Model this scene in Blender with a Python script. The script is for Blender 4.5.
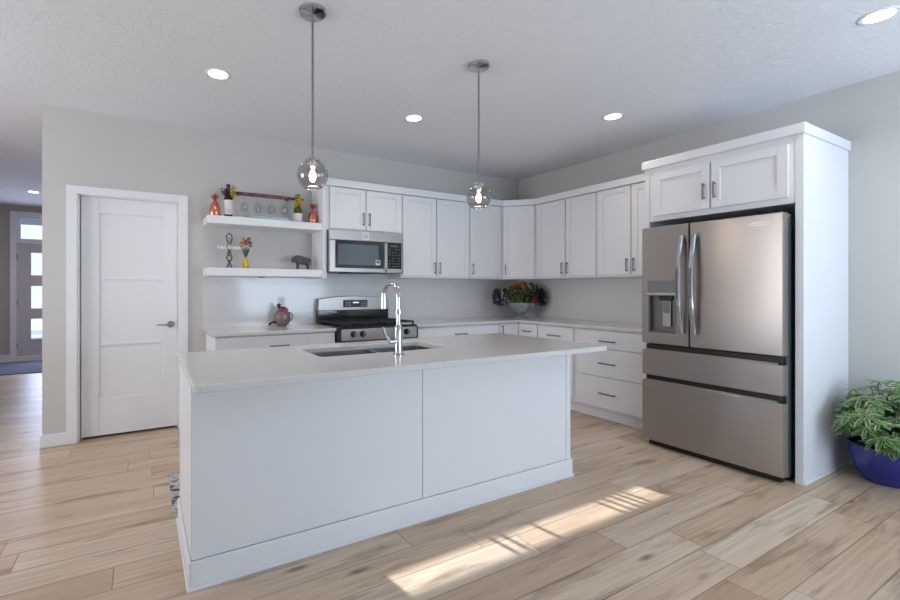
import bpy, bmesh, math, random
from mathutils import Vector, Matrix, noise
random.seed(7)
PI = math.pi
for o in list(bpy.data.objects):
    bpy.data.objects.remove(o)
S = bpy.context.scene
C = S.collection

# ------------------------------------------------------------------ room measures
D, W, H = 4.479, 4.515, 2.768          # kitchen wall, right wall, ceiling
XL = -0.708                            # left end of the kitchen wall (hall beyond)
YR, XF = -2.2, -3.6                    # rear wall, far left wall
YE, XH = 10.1, -2.75                   # entry wall, hall's left wall

# ------------------------------------------------------------------ camera
cd = bpy.data.cameras.new('camera'); cam = bpy.data.objects.new('camera', cd); C.objects.link(cam)
cam.location = (0, 0, 1.268)
cam.rotation_euler = (PI/2, 0, math.radians(-29.092))
cd.sensor_width = 36; cd.lens = 443.97/900*36
cd.shift_x = (450-389.94)/900; cd.shift_y = (289.94-300)/900
cd.clip_start = .05
S.camera = cam

# ------------------------------------------------------------------ world, sun, daylight, exposure
S.view_settings.view_transform = 'Standard'; S.view_settings.look = 'None'
S.view_settings.gamma = 1; S.view_settings.use_curve_mapping = False
S.view_settings.exposure = 0.42
wd = bpy.data.worlds.new('world'); S.world = wd; wd.use_nodes = True
bg = wd.node_tree.nodes['Background']; bg.inputs[0].default_value = (.72, .84, 1, 1); bg.inputs[1].default_value = 1.3
def light(name, kind, loc, energy, color=(1, 1, 1), rot=(0, 0, 0), **k):
    l = bpy.data.lights.new(name, kind); l.energy = energy; l.color = color
    for a, b in k.items(): setattr(l, a, b)
    o = bpy.data.objects.new(name, l); o.location = loc; o.rotation_euler = rot; C.objects.link(o); return o
SUN_TAN = .412; dx, dy = -.18, 1.0
sd = Vector((dx, dy, -SUN_TAN*math.hypot(dx, dy))).normalized()
sun = light('sun', 'SUN', (3, -8, 6), 9.5, (.90, .95, 1), angle=math.radians(.2))
sun.rotation_euler = sd.to_track_quat('-Z', 'Y').to_euler()
light('daylight_patio_door', 'AREA', (3.15, YR+.06, 1.15), 86, (.66, .82, 1), (math.radians(138), 0, 0), shape='RECTANGLE', size=2.2, size_y=1.9)
light('added_rear_light', 'AREA', (-1.9, YR+.06, 1.4), 10, (.70, .84, 1), (math.radians(150), 0, 0), shape='RECTANGLE', size=1.8, size_y=1.4)  # weak fill lamp added at an unseen rear window
for wy in (2.45, 3.55):
    light('added_side_light', 'AREA', (XF+.06, wy, 1.4), 23, (.98, .97, 1), (math.radians(104), 0, -PI/2), shape='RECTANGLE', size=.75, size_y=1.5)  # added side lamps, window unseen; they brighten the refrigerator and right-hand cabinets
light('daylight_entry', 'AREA', (-1.5, YE-.12, 1.15), 19, (.60, .70, 1), (-PI/2, 0, 0), shape='RECTANGLE', size=.5, size_y=1.6)

# ------------------------------------------------------------------ materials
def mat(name, col, rough=.5, metal=0, **k):
    m = bpy.data.materials.new(name); m.use_nodes = True
    b = m.node_tree.nodes['Principled BSDF']
    b.inputs['Base Color'].default_value = (*col, 1); b.inputs['Roughness'].default_value = rough
    b.inputs['Metallic'].default_value = metal
    for a, v in k.items(): b.inputs[a.replace('_', ' ')].default_value = v
    return m
def N(m, t, **k):
    n = m.node_tree.nodes.new(t)
    for a, v in k.items(): setattr(n, a, v)
    return n
def L(m, a, b): m.node_tree.links.new(a, b)
def bsdf(m): return m.node_tree.nodes['Principled BSDF']
def srgb(*c):
    return tuple(((v/255)/12.92 if v/255 <= .04045 else ((v/255+.055)/1.055)**2.4) for v in c)
def math_n(m, op, a, b=None, c=None):
    n = N(m, 'ShaderNodeMath', operation=op)
    for i, v in enumerate((a, b, c)):
        if v is None: continue
        if isinstance(v, (int, float)): n.inputs[i].default_value = v
        else: L(m, v, n.inputs[i])
    return n.outputs[0]
def bump(m, height, strength=.2, dist=.01):
    b = N(m, 'ShaderNodeBump'); b.inputs['Strength'].default_value = strength; b.inputs['Distance'].default_value = dist
    L(m, height, b.inputs['Height']); L(m, b.outputs[0], bsdf(m).inputs['Normal'])
def ramp(m, fac, stops):
    r = N(m, 'ShaderNodeValToRGB'); e = r.color_ramp.elements
    while len(e) < len(stops): e.new(.5)
    for i, (p, c) in enumerate(stops): e[i].position = p; e[i].color = (*c, 1)
    L(m, fac, r.inputs[0]); return r.outputs[0]
def coord(m, scale=(1, 1, 1), kind='Object'):
    t = N(m, 'ShaderNodeTexCoord'); p = N(m, 'ShaderNodeMapping'); p.inputs['Scale'].default_value = scale
    L(m, t.outputs[kind], p.inputs[0]); return p.outputs[0]
def noise_n(m, vec, scale, detail=4, rough=.5, dist=0):
    n = N(m, 'ShaderNodeTexNoise'); n.inputs['Scale'].default_value = scale; n.inputs['Detail'].default_value = detail
    n.inputs['Roughness'].default_value = rough; n.inputs['Distortion'].default_value = dist
    L(m, vec, n.inputs['Vector']); return n.outputs['Fac']

M = {}
def paint(name, col, rough=.75, sc=90, st=.12):
    m = mat(name, col, rough); bump(m, noise_n(m, coord(m), sc, 3), st, .002); return m
M['wall'] = paint('wall_paint', srgb(203, 201, 197))
M['hallwall'] = paint('hall_wall_paint', srgb(186, 178, 172))
M['white'] = mat('white_cabinet_paint', srgb(232, 233, 236), .38)
M['trim'] = mat('white_trim_paint', srgb(236, 237, 239), .4)
M['rearwall'] = paint('rear_wall_paint', srgb(203, 201, 197))
# ceiling: knock-down texture
m = mat('ceiling_texture', srgb(232, 233, 237), .85)
v = coord(m); n1 = noise_n(m, v, 24, 5, .6, .8)
r = ramp(m, n1, [(.47, (0, 0, 0)), (.60, (1, 1, 1))]); bump(m, r, .34, .006); M['ceiling'] = m
# floor: vinyl planks running along x
def floor_mat():
    m = mat('wood_plank_floor', (.5, .4, .3), .40)
    pw, pl = .175, 1.22
    t = N(m, 'ShaderNodeTexCoord'); s = N(m, 'ShaderNodeSeparateXYZ'); L(m, t.outputs['Object'], s.inputs[0])
    y = math_n(m, 'DIVIDE', math_n(m, 'ADD', s.outputs[1], 20*pw-1.162), pw)
    row = math_n(m, 'FLOOR', y); fy = math_n(m, 'FRACT', y)
    wn = N(m, 'ShaderNodeTexWhiteNoise', noise_dimensions='1D'); L(m, row, wn.inputs['W'])
    x = math_n(m, 'ADD', math_n(m, 'DIVIDE', s.outputs[0], pl), math_n(m, 'MULTIPLY', wn.outputs['Value'], 7.3))
    col = math_n(m, 'FLOOR', x); fx = math_n(m, 'FRACT', x)
    cv = N(m, 'ShaderNodeCombineXYZ'); L(m, row, cv.inputs[0]); L(m, col, cv.inputs[1])
    pid = N(m, 'ShaderNodeTexWhiteNoise', noise_dimensions='2D'); L(m, cv.outputs[0], pid.inputs['Vector'])
    pc = pid.outputs['Value']
    def stretched(sx, sy):
        c = N(m, 'ShaderNodeCombineXYZ')
        L(m, math_n(m, 'MULTIPLY', s.outputs[0], sx), c.inputs[0])
        L(m, math_n(m, 'MULTIPLY', s.outputs[1], sy), c.inputs[1])
        L(m, math_n(m, 'MULTIPLY', pc, 43.0), c.inputs[2]); return c.outputs[0]
    blotch = noise_n(m, stretched(1.6, 11), 1.0, 5, .6, .1)
    grain = noise_n(m, stretched(1.6, 60), 1.0, 5, .65, .1)
    ring = N(m, 'ShaderNodeTexWave', wave_type='BANDS', bands_direction='Y'); ring.inputs['Scale'].default_value = 1.0
    ring.inputs['Distortion'].default_value = 5; ring.inputs['Detail'].default_value = 2; ring.inputs['Detail Scale'].default_value = .8
    L(m, stretched(3.0, 26), ring.inputs['Vector'])
    base = ramp(m, pc, [(0, srgb(196, 170, 143)), (.3, srgb(222, 202, 178)), (.6, srgb(208, 183, 156)), (1, srgb(228, 211, 190))])
    d1 = ramp(m, blotch, [(.54, (0, 0, 0)), (.70, (1, 1, 1))])
    gr = ramp(m, grain, [(.38, (0, 0, 0)), (.66, (1, 1, 1))])
    def mix(a, b, f, mode='MIX'):
        x_ = N(m, 'ShaderNodeMix', data_type='RGBA', blend_type=mode)
        if isinstance(f, (int, float)): x_.inputs[0].default_value = f
        else: L(m, f, x_.inputs[0])
        for i, q in ((6, a), (7, b)):
            if isinstance(q, tuple): x_.inputs[i].default_value = (*q, 1)
            else: L(m, q, x_.inputs[i])
        return x_.outputs[2]
    dark = math_n(m, 'MULTIPLY', d1, math_n(m, 'ADD', math_n(m, 'MULTIPLY', ring.outputs['Fac'], .50), .45))
    tone = ramp(m, noise_n(m, stretched(.8, 3.5), 1.0, 2), [(.35, (0, 0, 0)), (.65, (1, 1, 1))])
    base = mix(base, srgb(186, 158, 130), math_n(m, 'MULTIPLY', tone, .45))
    c1 = mix(base, srgb(118, 90, 68), dark)
    c2 = mix(c1, srgb(150, 122, 98), math_n(m, 'MULTIPLY', gr, .40))
    # knots
    vo = N(m, 'ShaderNodeTexVoronoi'); vo.inputs['Scale'].default_value = 1.0; L(m, stretched(1.5, 5.5), vo.inputs['Vector'])
    kn = ramp(m, vo.outputs['Distance'], [(.04, (1, 1, 1)), (.12, (0, 0, 0))])
    c3 = mix(c2, srgb(98, 76, 60), math_n(m, 'MULTIPLY', kn, .75))
    e1 = math_n(m, 'MINIMUM', fy, math_n(m, 'SUBTRACT', 1.0, fy))
    e2 = math_n(m, 'MULTIPLY', math_n(m, 'MINIMUM', fx, math_n(m, 'SUBTRACT', 1.0, fx)), pl/pw)
    ed = math_n(m, 'MINIMUM', e1, e2)
    seam = ramp(m, ed, [(.008, (1, 1, 1)), (.022, (0, 0, 0))])
    c4 = mix(c3, srgb(92, 74, 60), math_n(m, 'MULTIPLY', seam, .55))
    L(m, c4, bsdf(m).inputs['Base Color'])
    h = math_n(m, 'SUBTRACT', math_n(m, 'MULTIPLY', grain, .25), seam); bump(m, h, .18, .002)
    return m
M['floor'] = floor_mat()
# subway tile backsplash
def tile(name, ax):
    m = mat(name, srgb(222, 222, 224), .12)
    t = N(m, 'ShaderNodeTexCoord'); s = N(m, 'ShaderNodeSeparateXYZ'); L(m, t.outputs['Object'], s.inputs[0])
    c = N(m, 'ShaderNodeCombineXYZ'); L(m, s.outputs[ax], c.inputs[0]); L(m, s.outputs[2], c.inputs[1])
    b = N(m, 'ShaderNodeTexBrick'); b.offset = .5; L(m, c.outputs[0], b.inputs['Vector'])
    b.inputs['Scale'].default_value = 1; b.inputs['Brick Width'].default_value = .305; b.inputs['Row Height'].default_value = .0785
    b.inputs['Mortar Size'].default_value = .0016; b.inputs['Mortar Smooth'].default_value = .3
    b.inputs['Color1'].default_value = (*srgb(222, 221, 221), 1); b.inputs['Color2'].default_value = (*srgb(224, 223, 223), 1)
    b.inputs['Mortar'].default_value = (*srgb(212, 212, 214), 1)
    L(m, b.outputs['Color'], bsdf(m).inputs['Base Color'])
    hh = math_n(m, 'ADD', math_n(m, 'MULTIPLY', b.outputs['Fac'], -1.0), math_n(m, 'MULTIPLY', noise_n(m, coord(m), 9, 2), .25))
    bump(m, hh, .2, .002); return m
M['tile_x'] = tile('subway_tile_back', 0); M['tile_y'] = tile('subway_tile_side', 1)
m = mat('quartz_counter', srgb(226, 223, 220), .13)
q = ramp(m, noise_n(m, coord(m), 60, 5, .7), [(.35, srgb(212, 209, 206)), (.6, srgb(216, 213, 210))]); L(m, q, bsdf(m).inputs['Base Color']); M['quartz'] = m
def steel(name, col, rough=.28, axis=2, st=.05, tan=None):
    m = mat(name, col, rough, 1)
    sc = [140, 140, 140]; sc[axis] = 2
    n_ = noise_n(m, coord(m, tuple(sc)), 1, 3)
    r_ = N(m, 'ShaderNodeMapRange'); r_.inputs[3].default_value = rough-.05; r_.inputs[4].default_value = rough+.08
    L(m, n_, r_.inputs[0]); L(m, r_.outputs[0], bsdf(m).inputs['Roughness']); bump(m, n_, st, .001)
    if tan:
        c = N(m, 'ShaderNodeCombineXYZ')
        for i in range(3): c.inputs[i].default_value = tan[i]
        L(m, c.outputs[0], bsdf(m).inputs['Tangent']); bsdf(m).inputs['Anisotropic'].default_value = .75
    return m
M['steel'] = mat('brushed_stainless', srgb(174, 168, 164), .30, 1, Anisotropic=.7)
_c = N(M['steel'], 'ShaderNodeCombineXYZ'); _c.inputs[2].default_value = 1; L(M['steel'], _c.outputs[0], bsdf(M['steel']).inputs['Tangent'])
M['steelx'] = steel('brushed_stainless_horizontal', srgb(172, 167, 163), .36, 0)
M['sink'] = steel('sink_stainless', srgb(150, 152, 156), .35, 0)
M['steeldark'] = mat('dark_appliance_side', srgb(98, 108, 112), .45, .6)
M['chrome'] = mat('chrome', (.55, .56, .58), .12, 1)
M['nickel'] = mat('brushed_nickel', srgb(150, 150, 152), .3, 1)
M['pull'] = mat('satin_bar_pull', srgb(128, 128, 130), .3, 1)
M['black'] = mat('black_plastic', (.012, .012, .013), .35)
M['blackglass'] = mat('black_glass', (.02, .024, .026), .06)
M['mwglass'] = mat('microwave_window', srgb(92, 104, 110), .10, 0)
M['iron'] = mat('cast_iron', (.018, .018, .02), .6)
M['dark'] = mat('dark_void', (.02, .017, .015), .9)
M['greyplastic'] = mat('grey_plastic', srgb(120, 124, 126), .35)
M['plate'] = mat('outlet_plastic', srgb(222, 222, 222), .35)
M['slot'] = mat('outlet_slot', srgb(90, 90, 90), .6)
M['greylegend'] = mat('keypad_legend', srgb(120, 124, 126), .5)
M['button'] = mat('panel_legend', srgb(180, 184, 186), .5)
M['copper'] = mat('copper', srgb(222, 140, 118), .22, 1)
bump(M['copper'], noise_n(M['copper'], coord(M['copper']), 90, 1), .5, .004)
M['copperred'] = mat('copper_leaf', srgb(190, 84, 74), .35, .7)
M['darkglass'] = mat('dark_bottle_glass', (.012, .008, .008), .08)
M['greenglass'] = mat('green_bottle_glass', srgb(72, 74, 24), .1)
M['label'] = mat('paper_label', srgb(226, 222, 218), .6)
M['foil'] = mat('blue_foil', srgb(40, 50, 120), .3, .4)
M['yellow'] = mat('yellow_petal', srgb(212, 186, 70), .6)
M['redpetal'] = mat('red_petal', srgb(160, 60, 60), .6)
M['orange'] = mat('orange_petal', srgb(206, 130, 60), .6)
M['cream'] = mat('cream_petal', srgb(218, 206, 160), .6)
M['lime'] = mat('green_petal', srgb(120, 140, 60), .6)
M['plumleaf'] = mat('plum_leaf', srgb(64, 54, 66), .5)
M['stem'] = mat('green_stem', srgb(70, 88, 50), .6)
m = mat('stained_stave', srgb(110, 58, 56), .45)
q = ramp(m, noise_n(m, coord(m, (4, 40, 40)), 1, 4), [(.3, srgb(70, 36, 36)), (.65, srgb(134, 78, 74))]); L(m, q, bsdf(m).inputs['Base Color']); M['stave'] = m
M['yellowvase'] = mat('yellow_vase', srgb(226, 182, 30), .3)
m = M['yellowvase']; q = ramp(m, noise_n(m, coord(m), 70, 2), [(.5, srgb(228, 184, 34)), (.62, srgb(150, 112, 30))]); L(m, q, bsdf(m).inputs['Base Color'])
M['bull'] = mat('charcoal_figurine', srgb(72, 72, 74), .5)
M['wire'] = mat('dark_wire', srgb(92, 82, 78), .4, .6)
M['whitewire'] = mat('white_wire', srgb(238, 238, 240), .4)
m = mat('brown_jar_glaze', srgb(124, 106, 104), .22)
M['jar'] = m
M['pink'] = mat('pink_bow', srgb(196, 50, 96), .5)
m = mat('grey_bowl_glaze', srgb(150, 158, 162), .3); q = ramp(m, noise_n(m, coord(m), 18, 4), [(.35, srgb(120, 132, 140)), (.7, srgb(176, 182, 184))]); L(m, q, bsdf(m).inputs['Base Color']); M['bowl'] = m
M['bluepot'] = mat('cobalt_glaze', srgb(32, 42, 128), .1, 0, Coat_Weight=.5)
M['soil'] = mat('potting_soil', srgb(60, 44, 34), .95)
# variegated leaf
m = mat('variegated_leaf', srgb(70, 110, 60), .35)
a = N(m, 'ShaderNodeAttribute', attribute_name='rim'); nn = noise_n(m, coord(m), 45, 3)
f = math_n(m, 'ADD', a.outputs['Fac'], math_n(m, 'MULTIPLY', nn, .7))
q = ramp(m, f, [(.42, srgb(60, 100, 44)), (.78, srgb(98, 138, 72)), (1.0, srgb(206, 216, 172))]); L(m, q, bsdf(m).inputs['Base Color']); M['leaf'] = m
# rugs
m = mat('kitchen_mat_fabric', (.6, .6, .6), .9); q = ramp(m, noise_n(m, coord(m), 7, 6, .65, 1.5), [(.40, srgb(70, 84, 104)), (.47, srgb(140, 148, 158)), (.51, srgb(206, 200, 194)), (.58, srgb(196, 190, 184)), (.63, srgb(70, 84, 104))]); L(m, q, bsdf(m).inputs['Base Color']); M['mat'] = m
m = mat('entry_rug_fabric', (.1, .1, .2), .95)
wv = N(m, 'ShaderNodeTexWave', wave_type='BANDS', bands_direction='Y'); wv.inputs['Scale'].default_value = 2.4; wv.inputs['Distortion'].default_value = 3
L(m, coord(m), wv.inputs['Vector']); q = ramp(m, wv.outputs['Fac'], [(.3, srgb(34, 38, 56)), (.7, srgb(130, 134, 152))]); L(m, q, bsdf(m).inputs['Base Color']); M['rug'] = m
def emit(name, col, s):
    m = mat(name, col, .5); b = bsdf(m); b.inputs['Emission Color'].default_value = (*col, 1); b.inputs['Emission Strength'].default_value = s; return m
M['lamp'] = emit('lit_diffuser', (1, .93, .84), 9)
M['bulb'] = emit('lit_bulb', (1, .88, .76), 3.5)
M['led'] = emit('blue_display', (.5, .7, .9), .6)
def thin_glass(name, tint, refl=.12, rough=.02):
    m = bpy.data.materials.new(name); m.use_nodes = True; nt = m.node_tree; nt.nodes.clear()
    o = nt.nodes.new('ShaderNodeOutputMaterial'); mx = nt.nodes.new('ShaderNodeMixShader')
    t = nt.nodes.new('ShaderNodeBsdfTransparent'); t.inputs[0].default_value = (*tint, 1)
    g = nt.nodes.new('ShaderNodeBsdfGlossy'); g.inputs['Roughness'].default_value = rough
    lw = nt.nodes.new('ShaderNodeLayerWeight'); lw.inputs[0].default_value = .35
    ma = nt.nodes.new('ShaderNodeMath'); ma.operation = 'MULTIPLY_ADD'; ma.inputs[1].default_value = .6; ma.inputs[2].default_value = refl*.4
    nt.links.new(lw.outputs['Facing'], ma.inputs[0]); nt.links.new(ma.outputs[0], mx.inputs[0])
    nt.links.new(t.outputs[0], mx.inputs[1]); nt.links.new(g.outputs[0], mx.inputs[2]); nt.links.new(mx.outputs[0], o.inputs[0]); return m
M['smoke'] = thin_glass('smoked_glass', (.70, .68, .68))
M['glass'] = thin_glass('clear_glass', (.93, .94, .95))
M['aqua'] = thin_glass('aqua_glass', (.70, .90, .87), .3)
M['pane'] = thin_glass('window_pane', (.9, .92, .95), .1)

# ------------------------------------------------------------------ mesh helpers
class MB:
    def __init__(s): s.bm = bmesh.new()
    def box(s, x0, x1, y0, y1, z0, z1):
        r = bmesh.ops.create_cube(s.bm, size=1); v = r['verts']
        bmesh.ops.scale(s.bm, vec=(abs(x1-x0), abs(y1-y0), abs(z1-z0)), verts=v)
        bmesh.ops.translate(s.bm, vec=((x0+x1)/2, (y0+y1)/2, (z0+z1)/2), verts=v); return s
    def prism(s, poly, z0, z1):
        a = [s.bm.verts.new((x, y, z0)) for x, y in poly]; b = [s.bm.verts.new((x, y, z1)) for x, y in poly]
        n = len(poly)
        for i in range(n): s.bm.faces.new((a[i], a[(i+1) % n], b[(i+1) % n], b[i]))
        s.bm.faces.new(a[::-1]); s.bm.faces.new(b)
        bmesh.ops.recalc_face_normals(s.bm, faces=s.bm.faces[:]); return s
    def extrude_xz(s, poly, y0, y1):
        a = [s.bm.verts.new((x, y0, z)) for x, z in poly]; b = [s.bm.verts.new((x, y1, z)) for x, z in poly]
        n = len(poly)
        for i in range(n): s.bm.faces.new((a[i], a[(i+1) % n], b[(i+1) % n], b[i]))
        s.bm.faces.new(a[::-1]); s.bm.faces.new(b)
        bmesh.ops.recalc_face_normals(s.bm, faces=s.bm.faces[:]); return s
    def tube(s, pts, r, seg=10, closed=False):
        pts = [Vector(p) for p in pts]; n = len(pts); rs = r if isinstance(r, (list, tuple)) else [r]*n
        rings = []; up = Vector((0, 0, 1)); prev = None
        for i, p in enumerate(pts):
            if closed: t = pts[(i+1) % n]-pts[i-1]
            else: t = pts[min(i+1, n-1)]-pts[max(i-1, 0)]
            t.normalize()
            if prev is None:
                a = t.cross(up)
                if a.length < .1: a = t.cross(Vector((1, 0, 0)))
            else: a = prev-t*prev.dot(t)
            a.normalize(); prev = a; b = t.cross(a)
            rings.append([s.bm.verts.new(p+(a*math.cos(q*2*PI/seg)+b*math.sin(q*2*PI/seg))*rs[i]) for q in range(seg)])
        m_ = n if closed else n-1
        for i in range(m_):
            A, B = rings[i], rings[(i+1) % n]
            for q in range(seg): s.bm.faces.new((A[q], A[(q+1) % seg], B[(q+1) % seg], B[q]))
        if not closed:
            s.bm.faces.new(rings[0][::-1]); s.bm.faces.new(rings[-1])
        bmesh.ops.recalc_face_normals(s.bm, faces=s.bm.faces[:]); return s
    def cyl(s, p0, p1, r, seg=20): return s.tube([p0, p1], r, seg)
    def lathe(s, prof, c=(0, 0, 0), seg=28, sy=1):
        rings = []
        for r, z in prof:
            if r < 1e-5: rings.append([s.bm.verts.new((c[0], c[1], c[2]+z))])
            else: rings.append([s.bm.verts.new((c[0]+r*math.cos(q*2*PI/seg), c[1]+sy*r*math.sin(q*2*PI/seg), c[2]+z)) for q in range(seg)])
        for A, B in zip(rings, rings[1:]):
            if len(A) == 1 and len(B) == 1: continue
            for q in range(seg):
                k = (q+1) % seg
                if len(A) == 1: s.bm.faces.new((A[0], B[k], B[q]))
                elif len(B) == 1: s.bm.faces.new((A[q], A[k], B[0]))
                else: s.bm.faces.new((A[q], A[k], B[k], B[q]))
        bmesh.ops.recalc_face_normals(s.bm, faces=s.bm.faces[:]); return s
    def ball(s, c, r, sx=1, sy=1, sz=1, u=14, v=9):
        m_ = Matrix.Translation(c) @ Matrix.Diagonal((r*sx, r*sy, r*sz, 1))
        bmesh.ops.create_uvsphere(s.bm, u_segments=u, v_segments=v, radius=1, matrix=m_); return s
    def petal(s, c, direction, ln, w):
        d = Vector(direction).normalized(); a = d.cross(Vector((0, 0, 1)))
        if a.length < .1: a = Vector((1, 0, 0))
        a.normalize(); nrm = a.cross(d); c = Vector(c)
        v = [s.bm.verts.new(q) for q in (c, c+d*ln*.5+a*w/2+nrm*w*.12, c+d*ln, c+d*ln*.5-a*w/2+nrm*w*.12)]
        m_ = s.bm.verts.new(c+d*ln*.5-nrm*w*.08)
        for i in range(4): s.bm.faces.new((v[i], v[(i+1) % 4], m_))
        return s
    def build(s, name, m, parent=None, world=False, loc=None, bevel=0, smooth=False, seg=2):
        if loc is not None: bmesh.ops.translate(s.bm, vec=-Vector(loc), verts=s.bm.verts)
        if world and parent is not None:
            bmesh.ops.transform(s.bm, matrix=wm(parent).inverted(), verts=s.bm.verts)
        me = bpy.data.meshes.new(name); s.bm.to_mesh(me); s.bm.free()
        o = bpy.data.objects.new(name, me); C.objects.link(o); me.materials.append(M[m] if isinstance(m, str) else m)
        if loc is not None: o.location = loc
        if parent is not None: o.parent = parent
        if smooth:
            me.polygons.foreach_set('use_smooth', [True]*len(me.polygons))
            if smooth == 'auto':
                e = o.modifiers.new('split', 'EDGE_SPLIT'); e.split_angle = math.radians(40)
        if bevel:
            b = o.modifiers.new('bevel', 'BEVEL'); b.width = bevel; b.segments = seg; b.limit_method = 'ANGLE'; b.angle_limit = math.radians(35)
        return o
def wm(o):
    m_ = Matrix.LocRotScale(o.location, o.rotation_euler, o.scale)
    return wm(o.parent) @ m_ if o.parent else m_
def cut(o, cutter):
    """subtract cutter (same local space) from o and keep the result as the mesh"""
    cutter.parent = o.parent; cutter.location = o.location; cutter.rotation_euler = o.rotation_euler
    b = o.modifiers.new('cut', 'BOOLEAN'); b.operation = 'DIFFERENCE'; b.object = cutter; b.solver = 'EXACT'
    bev = [x for x in o.modifiers if x.type == 'BEVEL']; bw = bev[0].width if bev else 0
    for x in bev: o.modifiers.remove(x)
    bpy.context.view_layer.update()
    dg = bpy.context.evaluated_depsgraph_get(); me = bpy.data.meshes.new_from_object(o.evaluated_get(dg))
    o.modifiers.clear(); o.data = me
    cm = cutter.data; bpy.data.objects.remove(cutter); bpy.data.meshes.remove(cm)
    if bw:
        b = o.modifiers.new('bevel', 'BEVEL'); b.width = bw; b.segments = 2; b.limit_method = 'ANGLE'; b.angle_limit = math.radians(35)
    return o
def tag(o, label, cat, group=None):
    o['label'] = label; o['category'] = cat
    if group: o['group'] = group
    return o
def thing(name, label, cat, loc=(0, 0, 0), rz=0, group=None):
    o = bpy.data.objects.new(name, None); C.objects.link(o); o.location = loc; o.rotation_euler = (0, 0, rz)
    o.empty_display_size = .1
    return tag(o, label, cat, group)
def copy_tree(o, parent=None):
    c = o.copy(); C.objects.link(c); c.parent = parent
    for ch in list(o.children): copy_tree(ch, c)
    return c
def struct(name, mb, m, **k):
    o = mb.build(name, m, **k); o['kind'] = 'structure'; return o

# ------------------------------------------------------------------ the room
T = .12
struct('floor', MB().box(XF-.2, W+.2, YR-.2, YE+.2, -.08, 0), 'floor')
struct('ceiling', MB().box(XF-.2, W+.2, YR-.2, YE+.2, H, H+.12), 'ceiling')
DX0, DX1, DZ = -.479, .293, 2.072           # pantry door opening
w = MB(); w.box(XL, DX0, D, D+T, 0, H); w.box(DX1, W+T, D, D+T, 0, H); w.box(DX0, DX1, D, D+T, DZ, H)
struct('wall_back', w, 'wall')
struct('wall_right', MB().box(W, W+T, YR, D, 0, H), 'wall')
struct('wall_hall_right', MB().box(XL, XL+T, D+T, YE, 0, H), 'hallwall')
struct('wall_hall_left', MB().box(XH-T, XH, D, YE, 0, H), 'hallwall')
struct('wall_left_return', MB().box(XF, XH, D, D+T, 0, H), 'rearwall')
# pantry interior behind the door
struct('wall_pantry', MB().box(XL+T, 1.2, D+1.0, D+1.0+T, 0, H).box(1.2, 1.2+T, D+T, D+1.0+T, 0, H), 'wall')
# left wall with a window opening added for side light, rear wall with a patio door and a window
w = MB(); a0, a1 = 1.9, 4.1
w.box(XF-T, XF, YR, a0, 0, H).box(XF-T, XF, a1, D+T, 0, H).box(XF-T, XF, a0, a1, 0, .6).box(XF-T, XF, a0, a1, 2.2, H)
struct('wall_left', w, 'rearwall')
w = MB()
w.box(XF, -2.8, YR-T, YR, 0, H).box(-1.0, 1.2, YR-T, YR, 0, H).box(4.3, W, YR-T, YR, 0, H)
w.box(-2.8, -1.0, YR-T, YR, 0, .65).box(-2.8, -1.0, YR-T, YR, 2.15, H).box(1.2, 4.3, YR-T, YR, 2.12, H)
struct('wall_rear', w, 'rearwall')
# entry wall with door and transom opening
EX0, EX1 = -1.959, -1.03
w = MB(); w.box(XH, EX0, YE, YE+T, 0, H).box(EX1, XL+T, YE, YE+T, 0, H).box(EX0, EX1, YE, YE+T, 2.58, H)
struct('wall_entry', w, 'hallwall')
# ground outside
struct('ground', MB().box(-30, 30, -30, 40, -.3, -.2), mat('pale_paving', srgb(214, 217, 222), .9))
# windows and frames (rear and left)
def frame(mb, axis, c, a0, a1, z0, z1, t=.05, d=.06, mull=()):
    def b(p0, p1, q0, q1):
        if axis == 'y': mb.box(p0, p1, c-d/2, c+d/2, q0, q1)
        else: mb.box(c-d/2, c+d/2, p0, p1, q0, q1)
    b(a0, a0+t, z0, z1); b(a1-t, a1, z0, z1); b(a0+t, a1-t, z0, z0+t); b(a0+t, a1-t, z1-t, z1)
    for q_ in mull: b(q_-t/2, q_+t/2, z0+t, z1-t)
mb = MB(); frame(mb, 'y', YR-.06, 1.2, 4.3, 0, 2.12, mull=()); struct('door_3', mb, 'trim', bevel=.004)
mb = MB(); frame(mb, 'y', YR-.06, -2.8, -1.0, .65, 2.15, mull=(-1.9,)); struct('window_1', mb, 'trim', bevel=.004)
mb = MB(); frame(mb, 'x', XF-.06, a0, a1, .6, 2.2, mull=(3.0,)); struct('window_2', mb, 'trim', bevel=.004)
# fence added outside, unseen, to leave only a low band of sun on the floor
k = SUN_TAN*math.hypot(dx, dy)
FY = -5.0
fz = (1.60-FY)*k; hz = (1.80-FY)*k
blocker = thing('sun_blocker', 'tall boarded fence added unseen beyond the patio door to cut the sun', 'blocker', (2, FY-.05, -.2))
MB().box(-4, 9, FY-.08, FY-.03, -.2, fz).box(-4, 2.16, FY-.08, FY-.03, fz, hz).box(4.02, 9, FY-.08, FY-.03, fz, hz).build('board_panel', 'trim', blocker, world=True)
struct('trim_sun_blocker', MB().box(-4, 9, FY-.08, FY-.03, hz, hz+.8).box(-4, 9, FY-.08, YR-T, hz+.8, hz+.86), 'trim')  # unseen beam and slab, added to cut off the sun from above
stripe_rods = thing('sun_stripe_rods', 'thin vertical rods added to stripe the sun, between the fence top and the porch beam', 'railing', (3, FY, fz))  # added rods whose shadows stripe the sun patch
for xx in (3.85, 3.79, 3.73, 3.66, 3.59, 3.06, 2.84, 2.77):
    MB().box(xx-.012, xx+.012, FY-.06, FY-.045, fz, hz).build('rod', 'dark', stripe_rods, world=True)

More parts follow.
